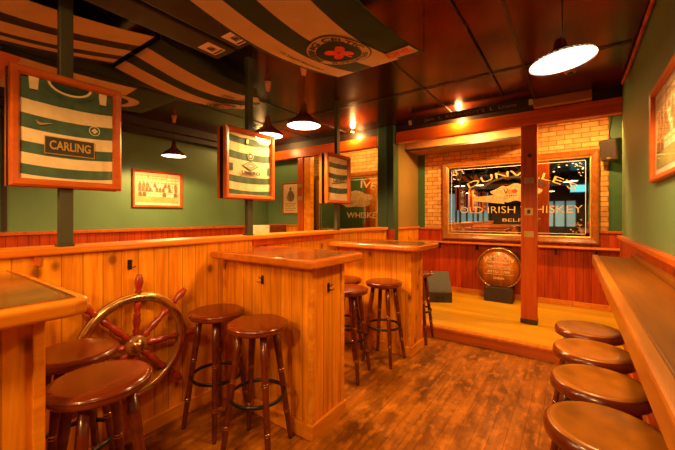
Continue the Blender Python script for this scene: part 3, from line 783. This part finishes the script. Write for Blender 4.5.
single('speaker_cable', tube([(.40, 5.60, 2.36), (.39, 5.655, 2.45), (.40, 5.655, 2.55), (.42, 5.655, CZ - .005)], .005), 'black', 'thin black cable running up the brick from the wall loudspeaker', 'cable')
t = speaker((-1.66, 4.93, .1155), (.34, .34, .42), (0, 0, math.radians(32)), 'black wedge stage monitor on the stage floor by the green column', 'stage_monitor', True)

# ------------------------------------------------------------ pendants
def pendant(x, y, label, cz=CZ, z=2.15, tilt=0, power=PEND_W, squash=1):
    t = Thing('pendant_lamp', label, 'lamp', (x, y, z), 'enamel pendant lamps')
    R = .145
    sh = t.l('lamp_shade', lathe([(R, 0), (R + .002, .004), (R * .93, .03), (R * .62, .065), (R * .34, .095), (.03, .13), (.024, .19), (.018, .2), (.016, .2), (.02, .185), (.025, .13), (R * .32, .09), (R * .6, .06), (R * .9, .027), (R - .003, 0)], 40), 'shade')
    if squash != 1: sh.scale.z = squash
    t.l('diffuser', lathe([(0, .002), (R * .985, .004), (R * .985, .008), (0, .006)], 36), 'bulb')
    t.l('cord', rod((0, 0, .2 * squash), (0, 0, cz - z - .085), .003, seg=6), 'black')
    c = t.l('ceiling_cup', lathe([(0, cz - z - .09), (.018, cz - z - .09), (.034, cz - z - .002), (0, cz - z - .002)], 20), 'orange_cloth')
    if tilt:
        for o in t.o.children:
            if o.name.startswith(('lamp_shade', 'diffuser')): o.rotation_euler = (0, tilt, 0)
    ld = bpy.data.lights.new('pendant_glow', 'SPOT'); ld.energy = power; ld.color = WARM; ld.shadow_soft_size = .1
    ld.spot_size = math.radians(166); ld.spot_blend = .25
    lo = bpy.data.objects.new('pendant_glow', ld); COL.objects.link(lo); lo.parent = t.o; lo.location = (0, 0, -.01)
    return t
pendant(-.045, 2.03, 'large glowing pendant lamp over the aisle, nearest the right wall', tilt=-.10, power=PEND_W, squash=.6)
pendant(-1.905, 2.18, 'glowing pendant lamp over the far side of the middle bar table')
pendant(-2.43, 2.25, 'glowing pendant lamp partly hidden by the diamond-logo shirt frame')
pendant(-4.25, 2.30, 'low pendant lamp lighting the green wall beside the team photograph', power=PEND_W * 1.1)
pendant(-.6, -1.3, 'added fill lamp in pendant form behind the viewpoint on the right, seen only in the mirror', power=PEND_W * 1.6)  # unseen fill lamp, added behind the camera to brighten the room
pendant(-2.9, -.6, 'added fill lamp in pendant form behind the viewpoint on the left, out of the picture', power=PEND_W * 1.0)  # added for fill from behind on the left, no known fitting
pendant(-1.35, -.1, 'added fill lamp in pendant form over the near left bar table, out of the picture', power=PEND_W * .55)  # extra lamp put in off-view as fill
# small ceiling spots in front of the beam, plus added fill spots
def ceiling_spot(x, y, label, power, emit='spotglow', z=CZ, soft=.03, aim=None, cone=150):
    t = Thing('ceiling_spotlight', label, 'spotlight', (x, y, z - .001), 'small spotlights along the beam')
    t.l('housing', lathe([(0, 0), (.035, 0), (.04, -.02), (.036, -.022), (.03, -.008), (0, -.006)], 20), 'brass')
    t.l('bulb', lathe([(0, -.010), (.026, -.012), (.02, -.026), (0, -.032)], 16), emit)
    ld = bpy.data.lights.new('spot_glow', 'SPOT' if aim else 'POINT'); ld.energy = power; ld.color = WARM; ld.shadow_soft_size = soft
    lo = bpy.data.objects.new('spot_glow', ld); COL.objects.link(lo); lo.parent = t.o; lo.location = (0, 0, -.075)
    if aim: ld.spot_size = math.radians(cone); ld.spot_blend = .4; lo.rotation_euler = Vector(aim).to_track_quat('-Z', 'Y').to_euler()
ceiling_spot(-1.19, 4.34, 'small glowing spotlight behind the black banner above the stage', SPOT_W)
ceiling_spot(-2.75, 4.28, 'small glowing spotlight left of the green column above the beam', SPOT_W)
ceiling_spot(-1.2, 4.62, 'spotlight over the left half of the stage, behind the beam', STAGE_W * 1.7, soft=.05, aim=(0, .25, -1), cone=172)
ceiling_spot(.1, 4.62, 'spotlight over the right half of the stage, behind the beam', STAGE_W * 1.7, soft=.05, aim=(0, .25, -1), cone=172)
ceiling_spot(-3.4, 5.0, 'spotlight over the alcove with the second mirror', STAGE_W * .6, soft=.06)
ceiling_spot(-.45, -.25, 'added fill light near the viewpoint aimed at the framed shirts, out of the picture', 52, soft=.05, aim=(-1, .62, -.42), cone=92)  # made-up fill light, added to brighten the shirts
ceiling_spot(-.30, .75, 'added fill light over the aisle near the big pendant, out of the picture', 30, soft=.05, aim=(-1, .7, -.5), cone=80)  # second off-view fill light, added for the shirts and partition
ceiling_spot(-4.4, 3.9, 'spotlight lighting the small poster on the alcove wall', SPOT_W * 1.2, soft=.06)

# ------------------------------------------------------------ flags under the ceiling
class Flag:
    def __init__(s, name, label, x0, x1, y0, y1, z, sag, stripes, far=None, axis='X', group='club flags under the ceiling'):
        s.x0, s.x1, s.y0, s.y1, s.z, s.sag = x0, x1, y0, y1, z, sag; s.far = far
        s.t = Thing(name, label, 'flag', ((x0 + x1) / 2, (y0 + y1) / 2, z), group)
        bm = bmesh.new(); mats = []; nu, nv = 40, 26
        grid = [[bm.verts.new(s.P(i / nu, j / nv)) for j in range(nv + 1)] for i in range(nu + 1)]
        for i in range(nu):
            for j in range(nv):
                c = (i + .5) / nu if axis == 'X' else (j + .5) / nv
                acc = 0
                for wd, m in stripes:
                    acc += wd
                    if c <= acc + 1e-6: break
                if m not in mats: mats.append(m)
                f = bm.faces.new((grid[i][j], grid[i][j + 1], grid[i + 1][j + 1], grid[i + 1][j])); f.smooth = True; f.material_index = mats.index(m)
        c = s.t.w('cloth', bm, mats); md = c.modifiers.new('thickness', 'SOLIDIFY'); md.thickness = .002; md.offset = 1
        for q, (ax, ay) in enumerate(((x0, y0), (x1, y0), (x0, y1), (x1, y1))):
            fy = s.y1 if not far or ay == y0 else far((ax - x0) / (x1 - x0))
            if q > 1: ay = fy
            s.t.w('cord', rod((ax, ay, z + .001), (ax, ay, CZ - .001), .0025, seg=6), 'black')
    def surf(s, x, y):
        u = (x - s.x0) / (s.x1 - s.x0); v = (y - s.y0) / (s.y1 - s.y0); v = min(1, max(0, v))
        return s.z - s.sag * math.sin(PI * v) * (1 + .12 * math.sin(PI * u)) - .006 * math.sin(u * 14 + v * 5) * math.sin(PI * v)
    def P(s, u, v):
        x = s.x0 + u * (s.x1 - s.x0); yf = s.far(u) if s.far else s.y1; y = s.y0 + v * (yf - s.y0)
        return Vector((x, y, s.surf(x, y)))
    def fn(s, cx, cy):                       # seen from below: x to +x, y towards -y
        return lambda x, y, h: Vector((cx + x, cy - y, s.surf(cx + x, cy - y) - .0035 - h))
    def crest(s, cx, cy, r, text1, text2):
        f0 = s.fn(cx, cy); f = lambda x, y, h: f0(x, y * 1.3, h); fl = Flat(f)
        def fan(r1, m):
            n = 40; k = fl.slot(m); fl.h += .0006; rr = [0, r1 * .35, r1 * .7, r1]
            V = [[fl.bm.verts.new(f(q * math.cos(2 * PI * i / n), q * math.sin(2 * PI * i / n), fl.h)) for i in range(n)] for q in rr[1:]]
            c0 = fl.bm.verts.new(f(0, 0, fl.h))
            for i in range(n): fl.bm.faces.new((c0, V[0][i], V[0][(i + 1) % n])).material_index = k
            for a, b in zip(V, V[1:]):
                for i in range(n): fl.bm.faces.new((a[i], a[(i + 1) % n], b[(i + 1) % n], b[i])).material_index = k
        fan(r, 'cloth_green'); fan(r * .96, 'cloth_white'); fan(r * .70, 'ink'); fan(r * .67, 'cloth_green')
        o = s.t.w('crest', fl.bm, fl.m)
        fl = Flat(f); fl.h = .004
        for k in range(4):
            a = PI / 4 + k * PI / 2; c_, s_ = math.cos(a), math.sin(a)
            pts = []
            for q in range(24):
                th = 2 * PI * q / 24; rad = r * .185 * (1 + .2 * math.cos(2 * th))
                lx, ly = r * .25 + rad * math.cos(th) * .9, rad * math.sin(th) * 1.0
                pts.append((lx * c_ - ly * s_, lx * s_ + ly * c_))
            fl.poly(pts, 'red')
        fl.poly([(-.006, 0), (.006, 0), (.02, -r * .5), (.008, -r * .5)], 'red')
        s.t.w('clover', fl.bm, fl.m, o, 'red four-leaf clover')
        fz = lambda x, y, z: f(x, y, .0045 + z)
        s.t.w('lettering', text_bm(text1, r * .27, arc_fn(lambda x, y, z: fz(x, y + r * .81, z), r * .81), .0004, .0012, width=r * 2.7), 'ink', o)
        if text2: s.t.w('lettering', text_bm(text2, r * .2, arc_fn(lambda x, y, z: fz(x, y - r * .81, z), r * .81, False), .0004, .001, width=r * 1.7), 'ink', o)
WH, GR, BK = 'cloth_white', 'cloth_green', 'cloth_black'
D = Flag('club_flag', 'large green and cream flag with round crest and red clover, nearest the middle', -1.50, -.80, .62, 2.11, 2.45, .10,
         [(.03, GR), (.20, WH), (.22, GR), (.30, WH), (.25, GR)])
D.crest(-1.15, 1.64, .18, 'BEIJING CELTIC', 'SUPPORTERS')
f = D.fn(-.915, 1.965); fl = Flat(f); fl.h = .001
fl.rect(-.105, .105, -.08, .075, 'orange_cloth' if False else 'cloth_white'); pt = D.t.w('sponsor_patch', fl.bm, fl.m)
D.t.w('lettering', text_bm('DHL', .135, lambda x, y, z: f(x, y, .003 + z), .0004, .004, shear=.3, width=.18), 'red', pt)
f = D.fn(-1.42, 1.62)
D.t.w('lettering', text_bm('10 Years Anniversary', .034, lambda x, y, z: f(-y, x, .0025 + z) if False else f(y * 1.0, -x, .0025 + z), .0004, .0, width=.42), 'ink')
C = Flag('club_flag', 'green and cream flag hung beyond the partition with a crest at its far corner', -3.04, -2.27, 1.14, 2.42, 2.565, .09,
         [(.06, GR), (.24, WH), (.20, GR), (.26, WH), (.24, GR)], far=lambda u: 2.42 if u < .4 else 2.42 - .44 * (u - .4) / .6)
C.crest(-2.90, 2.10, .14, 'BEIJING CELTIC', None)
f = C.fn(-2.66, 2.02)
C.t.w('lettering', text_bm('2002 - 2012', .06, lambda x, y, z: f(y + .06, -x, .0025 + z), .0004, .0006, width=.34), 'ink')
C.t.w('lettering', text_bm('10 Years', .05, lambda x, y, z: f(y - .02, -x, .0025 + z), .0004, .0006, width=.4), 'ink')
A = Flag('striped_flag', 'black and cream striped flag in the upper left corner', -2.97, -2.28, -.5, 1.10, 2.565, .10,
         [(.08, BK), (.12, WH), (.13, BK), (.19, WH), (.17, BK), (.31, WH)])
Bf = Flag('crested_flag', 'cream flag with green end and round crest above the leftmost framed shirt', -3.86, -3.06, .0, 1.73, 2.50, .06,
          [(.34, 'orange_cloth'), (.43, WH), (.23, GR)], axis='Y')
Bf.crest(-3.52, 1.20, .27, 'CELTIC', None)

# black duct boxes above the flags' gap with white labels
for (x0, x1, yl, lb) in ((-1.86, -1.64, 1.355, 'black overhead heater box with white label beside the large crest flag'), (-2.10, -1.88, 1.345, 'black overhead heater box with white label, nearer the partition')):
    t = Thing('overhead_heater', lb, 'heater', ((x0 + x1) / 2, .5, 2.5))
    bd = t.w('body', B(x0, x1, -.6, 1.46, 2.50, 2.60, bev=.02, seg=3), 'black')
    for y in (-.3, .5, 1.2): t.w('hanger', B((x0 + x1) / 2 - .01, (x0 + x1) / 2 + .01, y - .01, y + .01, 2.60, CZ - .001), 'black')
    t.w('side_rail', B(x0 - .006, x0 + .002, -.58, 1.43, 2.535, 2.55), 'iron')
    f = lambda x, y, h, x0=x0, x1=x1, yl=yl: Vector(((x0 + x1) / 2 + x, yl - y, 2.4995 - h))
    fl = Flat(f); fl.h = .0008; fl.rect(-.06, .06, -.06, .075, 'white')
    for a in range(3): fl.poly([(-.03 + .02 * a, -.02), (-.015 + .02 * a, -.02), (-.005 + .015 * a, .035), (-.025 + .02 * a, .03)], 'ink')
    fl.disc(0, .005, .016, .012, 'ink', 12); fl.rect(-.05, .05, -.05, -.035, 'ink')
    t.w('label_sticker', fl.bm, fl.m, bd, 'white sticker')

# black scarf banner over the beam
f = plane_fn((-1.03, 4.13, 2.60), (1, 0, 0), (0, -.35, .937))
t = Thing('supporters_banner', 'long black banner with pale lettering stretched above the stage beam', 'banner', (-1.03, 4.13, 2.55))
t.w('cloth', slab(f, -.72, .66, -.042, .042, -.006, .006), 'cloth_black')
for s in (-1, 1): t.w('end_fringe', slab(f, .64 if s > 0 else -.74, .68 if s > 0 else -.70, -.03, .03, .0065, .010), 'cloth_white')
t.w('lettering', text_bm('Jam  L  KENNEDY\'S  L  Lions', .055, lambda x, y, z: f(x, y, .0065 + z), .0004, .0, width=1.05), 'sepia_mid')
t.w('hanger', rod((-1.7, 4.14, 2.645), (-1.7, 4.16, CZ - .001), .004, seg=6), 'black')
t.w('hanger', rod((-.36, 4.14, 2.645), (-.36, 4.16, CZ - .001), .004, seg=6), 'black')
# smoke detector
t = Thing('smoke_detector', 'small round cream smoke detector on the ceiling near the beam', 'smoke detector', (-.02, 3.62, CZ - .001))
t.l('body', lathe([(0, 0), (.05, 0), (.05, -.018), (.042, -.03), (0, -.032)], 28), 'cream'); t.l('sensor', lathe([(.024, -.031), (.022, -.044), (0, -.046)], 20), 'grille')
# conduit along the right cornice
single('ceiling_conduit', tube([(RX - .02, y, CZ - .03 + .008 * math.sin(y * 3)) for y in [(.0 + .3 * i) for i in range(15)]], .013, 10), 'frame', 'reddish brown pipe along the joint of ceiling and right wall', 'pipe')
single('ceiling_cable', tube([(-.62, -.5, CZ - .012), (-.62, 1.2, CZ - .014), (-.60, 2.4, CZ - .012), (-.61, 3.9, CZ - .012)], .006), 'black', 'thin black cable running along the ceiling between flag and big pendant', 'cable')

# ------------------------------------------------------------ chairs glimpsed in the left room
def bar_chair(x, y, rz, label, pad, framem, top):
    t = Thing('bar_chair', label, 'chair', (x, y, 0))
    t.l('seat', B(-.19, .19, -.19, .19, .70, .76, bev=.02), pad)
    t.l('backrest', B(-.17, .17, .165, .20, .92, top, bev=.015), pad)
    for sx in (-1, 1):
        t.l('leg', rod((sx * .17, -.16, .70), (sx * .20, -.20, 0), .016, .014), framem)
        t.l('leg', rod((sx * .17, .18, .92), (sx * .20, .21, 0), .016, .014), framem)
        t.l('back_post', rod((sx * .155, .182, .90), (sx * .165, .19, top + .0), .012), framem)
        t.l('stretcher', rod((sx * .188, -.18, .3), (sx * .188, .197, .3), .010), framem)
    t.l('foot_rail', rod((-.188, -.18, .3), (.188, -.18, .3), .012), framem)
    t.o.rotation_euler.z = rz
bar_chair(-3.72, 3.22, .7, 'cream-backed bar chair just showing over the partition beside the pole', 'cream_seat', 'dark', 1.235)
bar_chair(-3.95, 3.86, .9, 'dark wooden bar chair beyond the partition under the small poster', 'darkwood', 'darkwood', 1.22)

# ------------------------------------------------------------ room behind the viewpoint, reflected in the mirror
wn = struct('window_1', B(-4.4, -2.7, -2.99, -2.96, 1.1, 2.3), 'glow_window')
for x in (-4.4, -3.98, -3.55, -3.12, -2.7): struct('mullion', B(x - .035, x + .035, -2.96, -2.93, 1.05, 2.35), 'dark', wn)
struct('sill', B(-4.45, -2.65, -2.96, -2.86, 1.02, 1.08), 'dark', wn)
wn = struct('window_2', B(-1.2, .1, -2.99, -2.96, 1.0, 1.9), 'glow_window')
for x in (-1.2, -.87, -.55, -.22, .1): struct('mullion', B(x - .03, x + .03, -2.96, -2.93, .95, 1.95), 'dark', wn)
t = Thing('wall_screen', 'glowing teal screen on the rear wall, seen only in the mirror', 'screen', (-.1, -2.95, 2.2))
t.w('bezel', B(-.1, .38, -2.96, -2.91, 2.18, 2.48, bev=.005), 'black'); t.w('display', B(-.08, .36, -2.91, -2.905, 2.20, 2.46), 'screen')
for y, r in ((-1.9, .09), (-2.4, .12)):
    single('ventilation_duct', rod((-4.6, y, 2.5 + r * .2), (.35, y, 2.5 + r * .2), r, seg=24), 'steel', 'round metal duct under the ceiling behind the viewpoint, %s' % ('thinner one' if r < .1 else 'thicker one'), 'duct')
